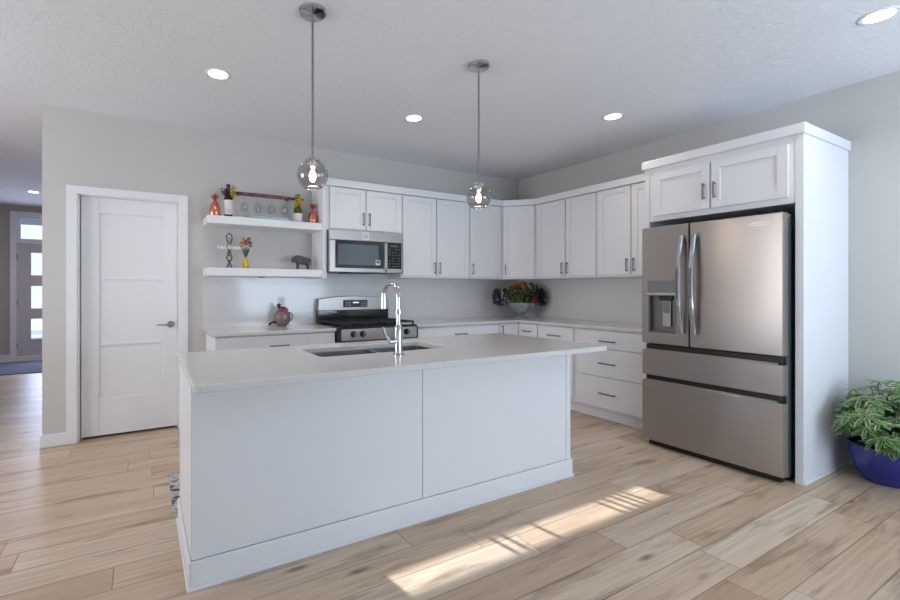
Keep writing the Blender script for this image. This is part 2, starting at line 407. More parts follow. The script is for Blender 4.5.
# pantry door (door_1) and its casing
dr = MB(); y0 = D+.045
dr.box(DX0+.025, DX1-.025+.012, y0+.012, y0+.04, .022, 2.06)
def rail(x0_, x1_, z0_, z1_): dr.box(x0_, x1_, y0, y0+.0125, z0_, z1_)
xa, xb = DX0+.025, DX1-.013
rail(xa, xa+.125, .022, 2.06); rail(xb-.125, xb, .022, 2.06)
for z0_, z1_ in ((.022, .34), (.79, .812), (1.355, 1.377), (1.925, 2.06)): rail(xa+.125, xb-.125, z0_, z1_)
dr_o = struct('door_1', dr, 'trim', bevel=.003)
hn = MB(); hx, hz_ = .222, .955
hn.cyl((hx, y0, hz_), (hx, y0-.012, hz_), .030, 28).cyl((hx, y0-.01, hz_), (hx, y0-.052, hz_), .011, 14)
hn.tube([(hx+.004, y0-.050, hz_), (hx-.04, y0-.052, hz_), (hx-.115, y0-.046, hz_-.002)], [.011, .009, .007], 10)
hn.build('door_handle', 'chrome', dr_o, smooth='auto')
tr = MB(); c0, c1, cz = -.548, .361, 2.132
tr.box(c0, DX0+.004, D-.018, D, 0, cz).box(DX1-.004, c1, D-.018, D, 0, cz).box(DX0, DX1, D-.018, D, DZ-.006, cz)
tr.box(DX0, DX0+.018, D, D+.115, 0, DZ).box(DX1-.012, DX1, D, D+.115, 0, DZ).box(DX0, DX1, D, D+.115, DZ-.012, DZ)
tr.box(DX0+.018, DX0+.03, y0+.042, y0+.06, 0, DZ).box(DX1-.03, DX1-.012, y0+.042, y0+.06, 0, DZ)
struct('trim_1', tr, 'trim', bevel=.002)
bb = MB(); bb.box(XL-.014, c0, D-.014, D, 0, .10).box(XL-.014, XL, D, YE, 0, .10).box(c1, .51, D-.014, D, 0, .10)
struct('baseboard_back', bb, 'trim', bevel=.003)
struct('baseboard_right', MB().box(W-.014, W, YR, 1.195, 0, .10), 'trim', bevel=.003)
struct('baseboard_hall', MB().box(XH, -2.045, YE-.014, YE, 0, .13).box(XH, XH+.014, D, YE-.014, 0, .13), 'trim', bevel=.003)
# entry door
ed = MB(); e0, e1 = EX0+.01, EX1-.01; yy = YE-.01
LZ = ((1.533, 1.935), (.935, 1.339), (.369+.02, .747)); l0, l1 = -1.756, -1.30
ed.box(e0, l0, yy, yy+.045, .09, 2.11).box(l1, e1, yy, yy+.045, .09, 2.11)
zz = .09
for z0_, z1_ in sorted(LZ): ed.box(l0, l1, yy, yy+.045, zz, z0_); zz = z1_
ed.box(l0, l1, yy, yy+.045, zz, 2.11)
edo = struct('door_2', ed, mat('entry_door_paint', srgb(206, 202, 204), .45))
for z0_, z1_ in LZ: MB().box(l0, l1, yy+.018, yy+.026, z0_, z1_).build('glass_lite', 'pane', edo)
for z_ in (1.86, 1.05, .28): MB().box(e0-.012, e0+.012, yy-.008, yy+.002, z_-.05, z_+.05).build('hinge', 'nickel', edo)
tr = MB(); tr.box(-2.045, EX0+.006, YE-.02, YE+.0, 0, 2.66).box(EX1-.006, EX1+.08, YE-.02, YE, 0, 2.66).box(EX0, EX1, YE-.02, YE, 2.565, 2.66)
tr.box(EX0, EX1, YE-.02, YE+T, 2.115, 2.165).box(EX0, EX1, YE-.03, YE+T, 0, .085).box(EX0, EX0+.03, YE, YE+T, 2.165, 2.565).box(EX0, EX0+.01, YE, YE+T, 0, 2.12)
struct('trim_2', tr, 'trim', bevel=.003)
tw = MB(); frame(tw, 'y', YE+.05, EX0+.03, EX1, 2.165, 2.565, t=.02, d=.03); wo = struct('window_3', tw, 'trim')
MB().box(EX0+.05, EX1-.02, YE+.046, YE+.052, 2.185, 2.545).build('pane', 'pane', wo)
struct('trim_porch', MB().box(-2.6, -.6, YE+.9, YE+3.0, 2.78, 2.95).box(-1.66, -1.50, YE+2.6, YE+2.76, -.2, 2.78), mat('porch_wood', srgb(110, 118, 130), .8))

# backsplash
struct('trim_backsplash_back', MB().box(.49, W, D-.008, D, .914, 1.47), 'tile_x')
struct('trim_backsplash_right', MB().box(W-.008, W, 2.262, D-.008, .914, 1.47), 'tile_y')

# ------------------------------------------------------------------ cabinets
def pull(parent, x, z, ln, vert):
    m_ = MB(); y = -.02; r = .0064; o = .028; h = ln/2
    if vert:
        m_.cyl((x, y-o, z-h), (x, y-o, z+h), r, 10); e = [(x, z-h+.012), (x, z+h-.012)]
    else:
        m_.cyl((x-h, y-o, z), (x+h, y-o, z), r, 10); e = [(x-h+.012, z), (x+h-.012, z)]
    for a_, b_ in e: m_.cyl((a_, y+.001, b_), (a_, y-o, b_), r*.9, 8)
    return m_.build('handle', 'pull', parent, smooth='auto')
def front(parent, name, x0, x1, z0, z1, shaker=True, handle=None):
    m_ = MB(); f = .058
    if shaker:
        m_.box(x0, x0+f, -.02, 0, z0, z1).box(x1-f, x1, -.02, 0, z0, z1)
        m_.box(x0+f, x1-f, -.02, 0, z0, z0+f).box(x0+f, x1-f, -.02, 0, z1-f, z1)
        m_.box(x0+f-.001, x1-f+.001, -.011, 0, z0+f-.001, z1-f+.001)
        o = m_.build(name, 'white', parent, bevel=.0015, seg=1)
    else:
        m_.box(x0, x1, -.02, 0, z0, z1); o = m_.build(name, 'white', parent, bevel=.0025)
    if handle:
        pull(o, *handle)
    return o
def cabinet(name, label, loc, rz, wdt, dep, z0, z1, fronts, toe=False, group=None, extra=None):
    c = thing(name, label, 'cabinet', (loc[0], loc[1], 0 if toe else z0), rz, group)
    zo = 0 if toe else z0
    m_ = MB()
    m_.box(0, wdt, 0.0005, dep, z0-zo, z1-zo)
    if toe: m_.box(0, wdt, .035, dep, 0, z0)
    if extra: extra(m_)
    m_.build('body', 'white', c, bevel=.0015, seg=1)
    for kind, x0, x1, a, b, h in fronts:
        hh = (h[0], h[1]-zo, h[2], h[3]) if h else None
        front(c, kind, x0, x1, a-zo, b-zo, kind != 'drawer_flat' and kind != 'drawer', hh)
    return c
YU, XU = 4.16, 4.195          # upper carcass faces (doors 2 cm proud)
YB, XB = 3.89, 3.925          # base carcass faces
GT = 2.298
# upper cabinets on the back wall
f = cabinet
x0 = 1.590
f('upper_cabinet', 'short white wall cabinet directly above the microwave', (x0, YU), 0, .865, D-YU-.001, 1.870, 2.303, [
    ('door', .033, .424, 1.885, GT, (.396, 1.995, .13, True)), ('door', .437, .853, 1.885, GT, (.465, 1.995, .13, True))])
f('upper_cabinet', 'tall white two-door wall cabinet immediately right of the microwave', (2.456, YU), 0, .928, D-YU-.001, 1.40, 2.303, [
    ('door', .012, .448, 1.42, GT, (.420, 1.515, .13, True)), ('door', .462, .917, 1.42, GT, (.490, 1.515, .13, True))])
f('upper_cabinet', 'narrow single-door white wall cabinet left of the angled corner cabinet', (3.385, YU), 0, .519, D-YU-.001, 1.40, 2.303, [
    ('door', .012, .490, 1.42, GT, (.040, 1.515, .13, True))])
# diagonal corner cabinet
A = Vector((3.9055, 4.16)); B_ = Vector((4.195, 3.870)); fl = (B_-A).length
cc = thing('corner_cabinet', 'angled single-door white wall cabinet in the corner above the flowers', 'cabinet', (A.x, A.y, 1.40), -PI/4)
MB().prism([(A.x, A.y), (B_.x, B_.y), (W-.001, B_.y), (W-.001, D-.001), (A.x, D-.001)], 1.40, 2.303).build('body', 'white', cc, world=True, bevel=.0015, seg=1)
front(cc, 'door', .022, fl-.022, .02, GT-1.40, True, (.050, .115, .13, True))
R90 = -PI/2
f('upper_cabinet', 'white two-door wall cabinet on the right wall next to the corner cabinet', (XU, 3.869), R90, .838, W-XU-.001, 1.40, 2.303, [
    ('door', .030, .436, 1.42, GT, (.408, 1.515, .13, True)), ('door', .450, .826, 1.42, GT, (.478, 1.515, .13, True))])
f('upper_cabinet', 'white two-door wall cabinet on the right wall beside the refrigerator enclosure', (XU, 3.030), R90, .763, W-XU-.001, 1.40, 2.303, [
    ('door', .020, .372, 1.42, GT, (.345, 1.515, .13, True)), ('door', .386, .735, 1.42, GT, (.414, 1.515, .13, True))])
# end panel by the shelves
tag(MB().box(1.550, 1.589, 4.139, D-.001, 1.385, 2.303).build('end_panel', 'white', loc=(1.57, 4.3, 1.385), bevel=.002),
    'tall narrow white side panel between the floating shelves and the microwave', 'panel')
# crown
cr = MB().prism([(1.540, D-.001), (1.540, 4.118), (3.899, 4.118), (4.153, 3.864), (4.153, 2.266), (W-.001, 2.266), (W-.001, D-.001)], 2.3035, 2.376)
tag(cr.build('crown_moulding', 'white', loc=(3, 4.3, 2.3035), bevel=.004), 'flat white crown board running along the tops of the wall cabinets', 'moulding')

# base cabinets
f('base_cabinet', 'white base cabinet left of the stove under the shelves', (.515, YB), 0, 1.056, D-YB-.001, .10, .8835, [
    ('drawer', .006, 1.050, .70, .872, (.528, .783, .17, False)), ('door', .006, .524, .115, .69, (.48, .6, .13, True)), ('door', .532, 1.050, .115, .69, (.575, .6, .13, True))], toe=True)
f('base_cabinet', 'wide white base cabinet right of the stove', (2.452, YB), 0, 1.150, D-YB-.001, .10, .8835, [
    ('drawer', .012, 1.142, .70, .872, (.580, .788, .17, False)), ('door', .012, .572, .115, .69, (.53, .6, .13, True)), ('door', .582, 1.142, .115, .69, (.624, .6, .13, True))], toe=True)
f('base_cabinet', 'narrow white base cabinet on the back wall at the inner corner', (3.603, YB), 0, .32, D-YB-.001, .10, .8835, [
    ('door', .008, .290, .115, .872, (.035, .79, .13, True))], toe=True)
f('base_cabinet', 'narrow white base cabinet on the right wall at the inner corner', (XB, 3.889), R90, .305, W-XB-.001, .10, .8835, [
    ('drawer', .012, .298, .70, .872, (.155, .79, .13, False)), ('door', .012, .298, .115, .69, (.05, .6, .13, True))], toe=True)
f('base_cabinet', 'white base cabinet with one drawer between the corner and the drawer stack', (XB, 3.583), R90, .494, W-XB-.001, .10, .8835, [
    ('drawer', .008, .476, .70, .872, (.243, .775, .17, False)), ('door', .008, .476, .115, .69, (.435, .60, .13, True))], toe=True)
f('drawer_cabinet', 'white base cabinet with three stacked drawers beside the refrigerator', (XB, 3.088), R90, .822, W-XB-.001, .10, .8835, [
    ('drawer', .018, .742, .702, .872, (.378, .771, .17, False)), ('drawer', .018, .742, .426, .694, (.378, .556, .17, False)), ('drawer', .018, .742, .120, .418, (.378, .264, .17, False))], toe=True)
# counters
tag(MB().box(.484, 1.572, 3.843, D-.009, .884, .914).build('countertop', 'quartz', loc=(1.03, 4.16, .884), bevel=.004),
    'short white quartz worktop left of the stove under the shelves', 'countertop')
tag(MB().prism([(2.440, D-.009), (2.440, 3.843), (3.879, 3.843), (3.879, 2.266), (W-.009, 2.266), (W-.009, D-.009)], .884, .914).build('countertop', 'quartz', loc=(3.6, 4, .884), bevel=.004),
    'long L-shaped white quartz worktop wrapping the corner from stove to refrigerator', 'countertop')

# refrigerator enclosure
fe = thing('refrigerator_enclosure', 'tall white cabinet surround with two upper doors around the refrigerator', 'cabinet', (3.74, 2.25, 0), R90)
# local: x = 2.25 - y ; y = X - 3.74
XQ = W-3.74-.001
MB().box(.998, 1.042, -.004, XQ, 0, 2.285).build('side_panel', 'white', fe, bevel=.002)
MB().box(.0, .04, -.004, XQ, 0, 2.285).build('side_panel', 'white', fe, bevel=.002)
MB().box(1.0425, 1.0505, .01, XQ-.014, 0, .02).build('shoe_moulding', 'trim', fe, bevel=.003)
MB().box(.04, .998, .0, XQ, 1.84, 2.285).build('body', 'white', fe, bevel=.0015, seg=1)
MB().box(-.016, 1.056, -.024, XQ, 2.2855, 2.351).build('crown', 'white', fe, bevel=.004)
front(fe, 'door', .078, .500, 1.882, 2.232, True, (.468, 2.012, .12, True))
front(fe, 'door', .514, .966, 1.882, 2.232, True, (.540, 2.012, .12, True))
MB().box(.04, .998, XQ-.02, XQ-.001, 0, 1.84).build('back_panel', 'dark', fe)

# ------------------------------------------------------------------ refrigerator (local frame: x right along the front, y into the wall)
fr = thing('refrigerator', 'stainless steel french-door refrigerator with water dispenser and two drawers', 'refrigerator', (3.614, 2.199, 0), R90)
FW = .930; sp = .3625
MB().box(.008, FW-.008, .075, .80, .03, 1.745).build('body', 'steeldark', fr, bevel=.004)
MB().box(.03, FW-.03, .05, .10, .0, .045).build('kick_grille', 'black', fr)
# left door with dispenser recess
ld = MB().box(0, sp-.004, 0, .070, .835, 1.775).build('door', 'steel', fr, bevel=.006)
ct = MB().box(.050, .262, -.02, .050, .925, 1.240).build('cutter', 'steel')
cut(ld, ct)
MB().box(.048, .264, -.005, .004, 1.245, 1.345).build('dispenser_panel', 'greyplastic', ld, bevel=.002)
MB().box(.042, .268, -.020, .03, 1.222, 1.246).build('dispenser_ledge', 'steelx', ld, bevel=.005)
dp = MB(); dp.box(.0505, .2615, .046, .0499, .926, 1.222).box(.0505, .062, .002, .046, .926, 1.222).box(.253, .2615, .002, .046, .926, 1.222).box(.0505, .2615, .002, .046, .926, .936)
dp.build('dispenser_recess', mat('dispenser_recess_metal', srgb(118, 118, 120), .35, .7), ld)
MB().box(.150, .215, .026, .034, .975, 1.180).build('paddle', 'steelx', ld, bevel=.004)
MB().box(.158, .207, .022, .026, 1.085, 1.170).build('paddle_insert', 'greyplastic', ld, bevel=.002)
MB().box(.130, .235, .012, .046, 1.185, 1.222).build('nozzle_housing', 'black', ld, bevel=.004)
rdoor = MB().box(sp+.004, FW, 0, .070, .835, 1.775).build('door', 'steel', fr, bevel=.006)
MB().box(sp+.006, FW-.003, .0702, .0748, .84, 1.77).build('gasket', 'black', rdoor)
MB().box(.003, sp-.006, .0702, .0748, .84, 1.77).build('gasket', 'black', ld)
for par, hx_ in ((ld, sp-.046), (rdoor, sp+.046)):
    m_ = MB(); pts = []
    for i in range(21):
        t = i/20; z_ = .935+t*(1.685-.935); pts.append((hx_+(1 if par is ld else -1)*.0, -.022-.048*math.sin(PI*t)**.8, z_))
    # flat bowed bar: width in x, thin in y
    bm = m_.bm; rings = []
    for p in pts:
        a_, b_ = .017, .010
        rings.append([bm.verts.new((p[0]+u_*a_, p[1]+v_*b_, p[2])) for u_, v_ in ((-1, -.3), (-.6, -1), (.6, -1), (1, -.3), (1, .6), (-1, .6))])
    for q, w_ in zip(rings, rings[1:]):
        for i in range(6): bm.faces.new((q[i], q[(i+1) % 6], w_[(i+1) % 6], w_[i]))
    bm.faces.new(rings[0][::-1]); bm.faces.new(rings[-1]); bmesh.ops.recalc_face_normals(bm, faces=bm.faces[:])
    m_.box(hx_-.013, hx_+.013, -.03, .0, .940, .965).box(hx_-.013, hx_+.013, -.03, .0, 1.655, 1.68)
    m_.build('handle', 'chrome', par, smooth='auto')
# badge
bd = MB(); bd.extrude_xz([(.800+.062*math.cos(t*PI/8)*1, 1.712+.013*math.sin(t*PI/8)) for t in range(16)], -.003, 0.001)
bdo = bd.build('badge', mat('badge_metal', srgb(222, 220, 220), .35, .6), rdoor, smooth='auto')
m_ = MB(); m_.tube([(.752+i*.0048, -.004, 1.711+.006*math.sin(i*1.45)) for i in range(21)], .0016, 6); m_.build('script', 'nickel', bdo)
for nm, z0_, z1_ in (('drawer', .578, .778), ('drawer', .048, .530)):
    d_ = MB(); d_.box(0, FW, 0, .070, z0_, z1_); do = d_.build(nm, 'steel', fr, bevel=.005)
    gp = MB(); gp.box(.028, FW-.020, .014, .072, z1_+.001, z1_+.050); gp.build('grip_recess', 'black', do)
    gp = MB(); gp.box(.03, FW-.03, -.004, .016, z1_+.001, z1_+.012); gp.build('grip_lip', 'steelx', do, bevel=.003)
MB().box(FW-.075, FW-.012, .09, .17, 1.746, 1.772).build('hinge_cover', 'greyplastic', fr, bevel=.004)
MB().box(.012, .075, .09, .17, 1.746, 1.772).build('hinge_cover', 'greyplastic', fr, bevel=.004)

# ------------------------------------------------------------------ range
rg = thing('gas_range', 'stainless steel gas range with black grates and raised control backguard', 'stove', (2.008, 3.80, 0))
RX = .418
MB().box(-RX, RX, .035, .665, .02, .895).build('body', 'steeldark', rg)
for sx in (-1, 1):
    for yq in (.08, .62): MB().cyl((sx*.38, yq, 0), (sx*.38, yq, .02), .015, 12).build('foot', 'black', rg)
od = MB().box(-RX+.004, RX-.004, -.006, .034, .23, .775).build('oven_door', 'steelx', rg, bevel=.005)
MB().box(-.28, .28, -.0085, -.006, .34, .65).build('window', 'blackglass', od)
m_ = MB(); m_.cyl((-.36, -.050, .735), (.36, -.050, .735), .012, 14)
for sx in (-1, 1): m_.cyl((sx*.33, -.006, .735), (sx*.33, -.050, .735), .009, 10)
m_.build('handle', 'steelx', od, smooth='auto')
MB().box(-RX+.004, RX-.004, -.004, .034, .03, .222).build('storage_drawer', 'steelx', rg, bevel=.005)
cp = MB().extrude_xz([(-RX+.004, .790), (RX-.004, .790), (RX-.004, .902), (-RX+.004, .902)], -.012, .045).build('control_panel', 'steelx', rg, bevel=.006)
MB().box(-RX+.002, RX-.002, -.013, .034, .776, .7895).build('vent_strip', 'black', rg)
for sx in (-1, 1): MB().box(sx*(RX-.004), sx*(RX+.006), -.016, .045, .776, .905).build('end_cap', 'black', rg, bevel=.003)
for kx in (-.290, -.196, .195, .290):
    kb = MB(); kb.cyl((kx, -.012, .853), (kx, -.020, .853), .030, 20).tube([(kx, -.02, .853), (kx, -.045, .853)], [.024, .020], 20)
    ko = kb.build('knob', 'black', rg, smooth='auto')
    MB().box(kx-.004, kx+.004, -.050, -.045, .836, .873).build('pointer', 'nickel', ko)
MB().box(-RX, RX, -.006, .600, .9025, .922).build('cooktop', 'blackglass', rg, bevel=.006)
for gx in (-.272, 0, .272):
    g = MB(); gw = .128; ya, yb = .03, .575; zt = .955
    for xx in (gx-gw, gx+gw): g.box(xx-.006, xx+.006, ya, yb, zt-.012, zt)
    for yq in (ya+.006, (ya+yb)/2, yb-.006): g.box(gx-gw, gx+gw, yq-.006, yq+.006, zt-.012, zt)
    g.box(gx-.005, gx+.005, ya, yb, zt-.012, zt+.002)
    for yq in ((ya*3+yb)/4, (ya+yb*3)/4): g.box(gx-gw, gx+gw, yq-.005, yq+.005, zt-.012, zt+.002)
    for xx in (gx-gw+.006, gx+gw-.006):
        for yq in (ya+.008, yb-.008): g.box(xx-.008, xx+.008, yq-.008, yq+.008, .922, zt-.011)
    g.build('grate', 'iron', rg, bevel=.002, seg=1)
    for yq in ((ya*3+yb)/4, (ya+yb*3)/4):
        MB().cyl((gx, yq, .922), (gx, yq, .936), .042, 20).build('burner', 'iron', rg, smooth='auto')
# backguard: black base, arched stainless top, tilted a little
pts = [(-RX, 1.052)]
for i in range(13):
    t = i/12; x_ = -RX+.008+t*(2*RX-.016); pts.append((x_, 1.172+.032*math.sin(PI*t)))
pts.append((RX, 1.052))
bgd = MB().extrude_xz(pts, .590, .665).build('backguard', 'steelx', rg, bevel=.004)
MB().box(-RX+.004, RX-.004, .592, .665, .922, 1.052).build('backguard_base', 'blackglass', rg)
MB().box(-RX+.004, RX-.004, .54, .592, .922, .950).build('vent_ledge', 'black', rg, bevel=.008)
MB().box(-.138, .150, .586, .590, 1.082, 1.160).build('display', 'blackglass', bgd, bevel=.002)
for i in range(4):
    for j in range(3):
        for bx in (-.112, .070): MB().box(bx+i*.018, bx+.009+i*.018, .5848, .586, 1.096+j*.018, 1.102+j*.018).build('button', 'button', bgd)
MB().box(-.025, .045, .5848, .586, 1.125, 1.140).build('clock', 'led', bgd)

# ------------------------------------------------------------------ microwave
mw = thing('microwave', 'stainless over-range microwave mounted above the stove', 'microwave', (1.592, 4.08, 1.435))
MW = .826
# local z from 0 to .425
MB().box(0, MW, .03, D-4.08-.01, .012, .425).build('body', 'steeldark', mw, bevel=.003)
MB().box(0, MW, 0, .03, .330, .428).build('top_panel', 'steelx', mw, bevel=.004)
dd = MB().box(0, .628, -.004, .03, .012, .326).build('door', 'steelx', mw, bevel=.004)
MB().box(.060, .590, -.008, -.004, .052, .326).build('door_glass', 'blackglass', dd, bevel=.003)
MB().box(.090, .540, -.0095, -.008, .085, .290).build('window', 'mwglass', dd, bevel=.002)
MB().box(.505, .560, -.0102, -.0095, .088, .140).build('sticker', 'label', dd)
MB().box(.512, .552, -.0107, -.0102, .108, .134).build('sticker_print', 'mwglass', dd)
m_ = MB(); m_.box(.598, .632, -.038, -.022, .050, .322).box(.602, .628, -.024, -.003, .060, .085).box(.602, .628, -.024, -.003, .290, .315); m_.build('handle', 'steelx', dd, bevel=.006)
cpn = MB().box(.636, MW, -.004, .03, .012, .326).build('control_panel', 'steelx', mw, bevel=.004)
MB().box(.648, MW-.012, -.008, -.004, .055, .326).build('key_pad', 'blackglass', cpn, bevel=.002)
for i in range(4):
    for j in range(7):
        if (i*5+j*3) % 7 != 2: MB().box(.664+i*.036, .680+i*.036, -.009, -.008, .076+j*.030, .082+j*.030).build('button', 'greylegend', cpn)
MB().box(.675, .78, -.009, -.008, .285, .305).build('clock', mat('dim_display', srgb(70, 90, 96), .3), cpn)
lg = MB().box(.357, .433, -.003, -.0002, .343, .421).build('logo_badge', 'label', mw)
m_ = MB(); m_.tube([(.395+.022*math.cos(t*PI/10), -.004, .383+.022*math.sin(t*PI/10)) for t in range(20)], .0016, 6, closed=True)
m_.tube([(.386, -.004, .389), (.383, -.004, .382), (.388, -.004, .376), (.392, -.004, .381), (.388, -.004, .382)], .0015, 6)
m_.tube([(.404, -.004, .390), (.398, -.004, .387), (.402, -.004, .383), (.397, -.004, .379), (.404, -.004, .376)], .0015, 6); m_.build('monogram', 'black', lg)
MB().box(.20, .52, .03, .25, .001, .012).build('underside_vent', 'black', mw)

# ------------------------------------------------------------------ island
isl = thing('kitchen_island', 'long white panelled kitchen island under the two pendant lamps', 'island', (1.36, 2.4, 0))
x0, x1, y0i, y1i = .182, 2.546, 2.055, 2.735
MB().box(x0+.004, x1-.004, y0i+.006, y1i-.022, .0, .8835).build('body', 'white', isl, world=True)
MB().box(x0, 1.3445, y0i-.006, y0i+.0055, .12, .8835).build('front_panel', 'white', isl, world=True, bevel=.0015, seg=1)
MB().box(1.3475, x1-.040, y0i-.006, y0i+.0055, .12, .8835).build('front_panel', 'white', isl, world=True, bevel=.0015, seg=1)
MB().box(x1-.038, x1+.002, y0i-.008, y0i+.032, .12, .8835).build('corner_post', 'white', isl, world=True, bevel=.002)
MB().box(x0-.004, x0+.003, y0i+.0, y1i-.022, .12, .8835).build('end_panel', 'white', isl, world=True, bevel=.0015)
MB().box(x0-.012, x1+.012, y0i-.018, y0i-.0065, 0, .12).box(x0-.014, x0-.0045, y0i-.018, y1i-.022, 0, .12).box(x1+.0025, x1+.012, y0i-.0065, y1i-.022, 0, .12).build('baseboard', 'trim', isl, world=True, bevel=.003)
MB().box(x0-.020, x1+.020, y0i-.026, y0i-.0185, 0, .018).box(x0-.022, x0-.0145, y0i-.026, y1i-.03, 0, .018).box(x1+.0125, x1+.020, y0i-.0185, y1i-.03, 0, .018).build('shoe_moulding', 'trim', isl, world=True, bevel=.003)
nd = 4; wdd = (x1-x0-.02)/nd
for i in range(nd):
    a = x0+.01+i*wdd
    dro = MB().box(a+.004, a+wdd-.004, y1i-.021, y1i-.001, .12, .872).build('door', 'white', isl, world=True, bevel=.002)
    MB().cyl((a+wdd/2-.06, y1i+.024, .80), (a+wdd/2+.06, y1i+.024, .80), .005, 8).box(a+wdd/2-.05, a+wdd/2-.042, y1i-.001, y1i+.024, .796, .804).box(a+wdd/2+.042, a+wdd/2+.05, y1i-.001, y1i+.024, .796, .804).build('handle', 'pull', dro, world=True)
# worktop with a cut-out
def rrect(xa, xb, ya, yb, r, n=6):
    p = []
    for cx_, cy_, a0_ in ((xb-r, yb-r, 0), (xa+r, yb-r, PI/2), (xa+r, ya+r, PI), (xb-r, ya+r, 1.5*PI)):
        for i in range(n+1):
            t = a0_+i*PI/2/n; p.append((cx_+r*math.cos(t), cy_+r*math.sin(t)))
    return p
SX0, SX1, SY0, SY1 = .825, 1.655, 2.222, 2.585
itop = MB().prism(rrect(.165, 2.577, 1.781, 2.762, .03), .884, .914).build('island_countertop', 'quartz', loc=(1.37, 2.27, .884), bevel=.004)
ctr = MB().prism(rrect(SX0, SX1, SY0, SY1, .03), .80, 1.0).build('cutter', 'quartz', loc=(1.37, 2.27, .884))
cut(itop, ctr)
tag(itop, 'broad white quartz worktop on the island with a sink cut into it', 'countertop')
# sink (bowl walls go down inside the island)
cutb = MB().box(SX0-.02, SX1+.02, SY0-.02, SY1+.02, .66, 1.0).build('cutter', 'white', loc=(1.36, 2.4, 0))
body = [c_ for c_ in isl.children if c_.name.startswith('body')][0]
cutb.location = (0, 0, 0); cut(body, cutb)
sk = thing('sink', 'undermount double-bowl stainless sink in the island worktop', 'sink', ((SX0+SX1)/2, (SY0+SY1)/2, .68))
mid = 1.265
def bowl(xa, xb):
    bm = bmesh.new(); o_, i_ = [], []
    outer = rrect(xa, xb, SY0, SY1, .03); inner = rrect(xa+.012, xb-.012, SY0+.012, SY1-.012, .03)
    A_ = [bm.verts.new((x, y, .8835)) for x, y in outer]; Bt = [bm.verts.new((x, y, .8835)) for x, y in inner]
    Cb = [bm.verts.new((x, y, .70)) for x, y in inner]; Do = [bm.verts.new((x, y, .688)) for x, y in outer]
    n = len(A_)
    for R1, R2 in ((A_, Bt), (Bt, Cb), (A_, Do)):
        for i in range(n): bm.faces.new((R1[i], R1[(i+1) % n], R2[(i+1) % n], R2[i]))
    bm.faces.new(Cb); bm.faces.new(Do)
    bmesh.ops.recalc_face_normals(bm, faces=bm.faces[:]); q_ = MB(); q_.bm.free(); q_.bm = bm
    o = q_.build('basin', 'sink', sk, world=True, smooth='auto')
    MB().lathe([(0, .7005), (.038, .7005), (.042, .704), (.044, .7005)], ((xa+xb)/2, (SY0+SY1)/2, 0), 20).build('drain', 'chrome', o, world=True, smooth='auto')
bowl(SX0, mid-.001); bowl(mid+.001, SX1)

# faucet
fx, fy = 1.212, 2.085
fc = thing('faucet', 'tall chrome gooseneck faucet with side lever standing on the island', 'faucet', (fx, fy, .9145))
def fl_(p): return (p[0]-fx, p[1]-fy, p[2]-.9145)
MB().lathe([(0, 0), (.030, 0), (.030, .006), (.024, .010), (0, .010)]).build('base', 'chrome', fc, smooth='auto')
MB().lathe([(.0215, .010), (.0215, .150), (.019, .158), (.0145, .165), (0, .165)]).build('body', 'chrome', fc, smooth='auto')
sp_pts = [(0, 0, .155), (0, 0, .24), (0, 0, .315)]
for i in range(1, 13):
    t = i/12*PI*.93; sp_pts.append((0, .085-.085*math.cos(t), .315+.075*math.sin(t)))
MB().tube(sp_pts, .0125, 14).build('spout', 'chrome', fc, smooth='auto')
e = Vector(sp_pts[-1]); d_ = Vector((0, .003, -1))
MB().tube([e+Vector((0, 0, .004)), e+d_*.03, e+d_*.085, e+d_*.09], [.0145, .0165, .0175, .013], 16).build('spray_head', 'chrome', fc, smooth='auto')
MB().lathe([(.0128, -.012), (.019, -.010), (.019, .010), (.0128, .012)], (0, 0, .235)).build('ring', 'chrome', fc, smooth='auto')
hd = MB(); hd.cyl((0, 0, .075), (-.055, 0, .075), .013, 14); hb = hd.build('valve', 'chrome', fc, smooth='auto')
MB().tube([(-.050, 0, .078), (-.075, -.003, .105), (-.098, -.006, .155)], [.009, .007, .006], 12).build('lever', 'chrome', fc, smooth='auto')

# ------------------------------------------------------------------ pendants
def pendant(x, y, zc, label):
    p = thing('pendant_lamp', label, 'lamp', (x, y, H), 0, 'pendant lamps over the island')
    MB().lathe([(0, 0), (.074, 0), (.074, -.012), (.068, -.019), (.02, -.023), (0, -.024)]).build('canopy', 'chrome', p, smooth='auto')
    zg = zc-H
    MB().cyl((0, 0, -.022), (0, 0, zg+.092), .0062, 12).build('rod', 'nickel', p, smooth='auto')
    MB().lathe([(0, zg+.094), (.030, zg+.092), (.039, zg+.082), (.038, zg+.072), (.012, zg+.070), (.018, zg+.068), (.018, zg+.030), (0, zg+.030)]).build('socket', 'chrome', p, smooth='auto')
    prof = []
    R_ = .083
    for i in range(21):
        t = .44+(2.55-.44)*i/20; prof.append((R_*math.sin(t), zg+R_*math.cos(t)))
    prof2 = [(r_-.002, z_) for r_, z_ in prof[::-1]]
    MB().lathe(prof+prof2[:1], seg=40).build('glass_globe', 'smoke', p, smooth=True)
    MB().tube([(R_*math.sin(2.55)*math.cos(t*PI/18), R_*math.sin(2.55)*math.sin(t*PI/18), zg+R_*math.cos(2.55)) for t in range(36)], .0018, 6, closed=True).build('globe_rim', 'glass', p, smooth=True)
    b = []
    for i in range(13):
        t = PI*i/12; b.append((.020*math.sin(t)*(1 if t > 1.3 else .85), zg-.004+.034*math.cos(t)))
    MB().lathe(b).build('bulb', 'bulb', p, smooth=True)
    l = light('pendant_bulb_light', 'POINT', (0, 0, zg-.07), 2.0, (1, .84, .66), shadow_soft_size=.03); l.parent = p
    return p
pendant(.797, 2.287, 1.885, 'glass globe pendant lamp hanging nearer the pantry door')
pendant(1.957, 2.300, 1.887, 'glass globe pendant lamp hanging nearer the refrigerator')

